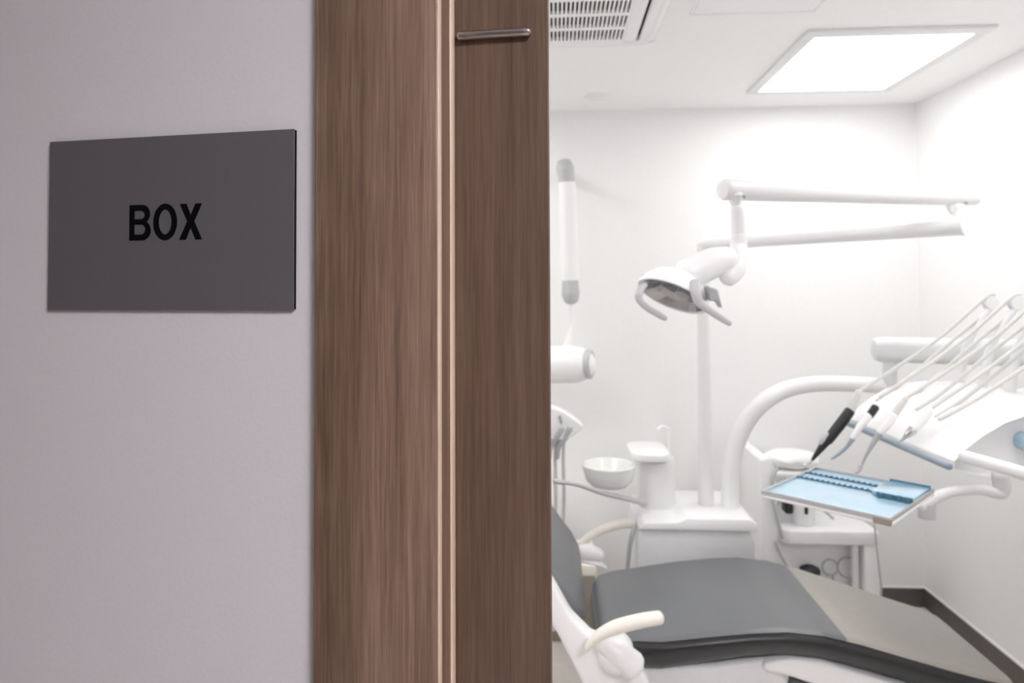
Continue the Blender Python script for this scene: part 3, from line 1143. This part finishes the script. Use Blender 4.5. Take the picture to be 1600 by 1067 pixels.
def lp_(pts, Y=CY0):
    return px_poly(pts, Y)


xl, xl2 = px(1190, 800).x, px(1214, 800).x
xr0, xr1 = px(1352, 880).x, px(1376, 880).x
zs0, zs1 = px(1290, 852).z, px(1290, 830).z
obj('side_panel', tmp(lambda b: prism(b, [(xl, 0), (xl2, 0), (xl2, px(0, 740).z), (xl2 - .004, px(0, 715).z), (xl2 - .03, px(0, 702).z), (xl, px(0, 706).z)], CY0, 3.42, 'y', .006, 2)), M['white'], cab)
obj('side_panel', tmp(lambda b: box(b, (xr0, CY0 + .004, 0), (xr1, 3.42, zs0), .004, 2)), M['white'], cab)
obj('shelf', tmp(lambda b: prism(b, [(xl2, CY0 + .05), (xl2 + .05, CY0), (xr1, CY0), (xr1, 3.42), (xl2, 3.42)], zs0, zs1, 'z', .008, 3)), M['white'], cab)
obj('back_panel', tmp(lambda b: box(b, (xl2, 3.40, zs1), (xr0, 3.425, zs1 + .04))), M['white_matt'], cab)
obj('front_panel', tmp(lambda b: box(b, (xl2, CY0 + .075, 0), (xr0, CY0 + .09, zs0))), M['white'], cab)
obj('inner_rail', tmp(lambda b: box(b, (xr0 - .045, CY0 + .02, 0), (xr0 - .018, CY0 + .04, zs0), .003, 1)), M['unit'], cab)
top_part_c = px(1236, 716, 3.18)
obj('top_shelf', tmp(lambda b: box(b, (xl2 - .005, 3.07, top_part_c.z - .058), (xl2 + .20, 3.42, top_part_c.z - .038), .005, 2)), M['white'], cab)
obj('shelf_post', tmp(lambda b: box(b, (xl2 + .165, 3.36, zs1 - .002), (xl2 + .195, 3.40, top_part_c.z - .057), .004, 1)), M['white'], cab)

cov = thing('cabinet_top_part', 'whitish curved top part of the cabinet behind the black syringe', 'top_part', px(1225, 735, 3.2))  # stands in for the curved top of the cabinet


def top_part(b):
    random.seed(4)
    c0 = px(1236, 716, 3.18)
    q = bmesh.new()
    bmesh.ops.create_icosphere(q, subdivisions=4, radius=1)
    for v in q.verts:
        n = 1 + .05 * math.sin(5*v.co.x + 2*v.co.y) * math.cos(4*v.co.z + 1.3*v.co.x) + .02 * math.sin(11*v.co.x + 7*v.co.z)
        v.co = Vector((v.co.x * .12 * n, v.co.y * .10 * n, v.co.z * .042 * n))
    merge(b, q, Matrix.Translation(c0))


tag_top_part = obj('top_part_body', tmp(top_part), M['white'], cov, 80)

jar = thing('shelf_container', 'white round container with a black side standing on the cabinet shelf', 'container', (px(1257, 820, 3.10).x, 3.12, zs1))
jc = px(1257, 815, 3.10)
obj('container_body', tmp(lambda b: lathe(b, [(0, 0), (.046, 0), (.050, .006), (.052, .09), (.048, .10), (0, .102)], Matrix.Translation((jc.x, 3.12, zs1)), 32)), M['white'], jar)
obj('container_side', tmp(lambda b: box(b, (jc.x - .085, 3.09, zs1 + .045), (jc.x - .048, 3.15, zs1 + .10), .012, 3)), M['dark'], jar)
obj('spout', tmp(lambda b: box(b, (jc.x - .010, 3.062, zs1 + .055), (jc.x + .004, 3.075, zs1 + .10), .003, 1)), M['dark'], jar)
obj('lever', tmp(lambda b: tube(b, [(jc.x + .05, 3.10, zs1 + .07), (jc.x + .08, 3.09, zs1 + .065), (jc.x + .115, 3.08, zs1 + .035)], .006, 10, 4)), M['cap'], jar)

# things hanging in the cabinet's lower opening
rc1, rc2 = px(1297, 886, 3.06), px(1324, 886, 3.06)


def ringm(b, c, r, t):
    n = 36
    tube(b, [c + Vector((r*math.cos(2*PI*i/n), .004*math.sin(2*PI*i/n), r*math.sin(2*PI*i/n))) for i in range(n + 1)], t, 8, 1, roundend=False)
    tube(b, [c + Vector((r*.3, 0, -r)), c + Vector((r*.35, 0, -r - .03)), c + Vector((r*.35, .03, -r - .06))], t*1.2, 8, 3)


g = 'grey rings in the cabinet'
o = obj('small_ring', tmp(lambda b: ringm(b, rc1, .032, .0045)), M['grey'], None, 60, origin=rc1)
tag(o, 'smaller grey ring holder in the lower cabinet opening', 'ring', g)
o = obj('large_ring', tmp(lambda b: ringm(b, rc2, .041, .0045)), M['grey'], None, 60, origin=rc2)
tag(o, 'larger grey ring holder in the lower cabinet opening', 'ring', g)
oc = px(1265, 892, 3.05)
o = obj('black_cap', tmp(lambda b: lathe(b, [(0, -.02), (.042, -.02), (.045, 0), (.040, .014), (.02, .024), (0, .026)], Matrix.Translation(oc) @ Matrix.Diagonal((1, .8, 1, 1)), 28)), M['dark'], None, 60, origin=oc)
tag(o, 'black domed cap in the lower cabinet opening left of the rings', 'cap')
o = obj('power_cable', tmp(lambda b: tube(b, [px(1366, 815, 3.0), px(1369, 850, 3.0), px(1374, 890, 3.0), px(1377, 925, 3.02), px(1372, 960, 3.05)], .004, 8)), M['cap'], None, 60, origin=px(1377, 925, 3.0))
tag(o, 'thin grey cable hanging down the right side of the cabinet', 'cable')
o = obj('drain_tube', tmp(lambda b: tube(b, [px(1222, 840, 3.0), px(1212, 800, 2.99), px(1206, 770, 2.99), px(1208, 745, 2.99), px(1216, 728, 3.0)], .008, 10)), M['cap'], None, 60, origin=px(1210, 780, 2.99))
tag(o, 'grey tube curving up the inner left side of the cabinet', 'tube')
o = obj('drain_tube', tmp(lambda b: tube(b, [px(1212, 846, 3.0), px(1220, 866, 3.0), px(1232, 888, 3.0), px(1246, 910, 3.0)], .008, 10)), M['cap'], None, 60, origin=px(1225, 880, 3.0))
tag(o, 'grey tube below the cabinet shelf running down behind the seat', 'tube')
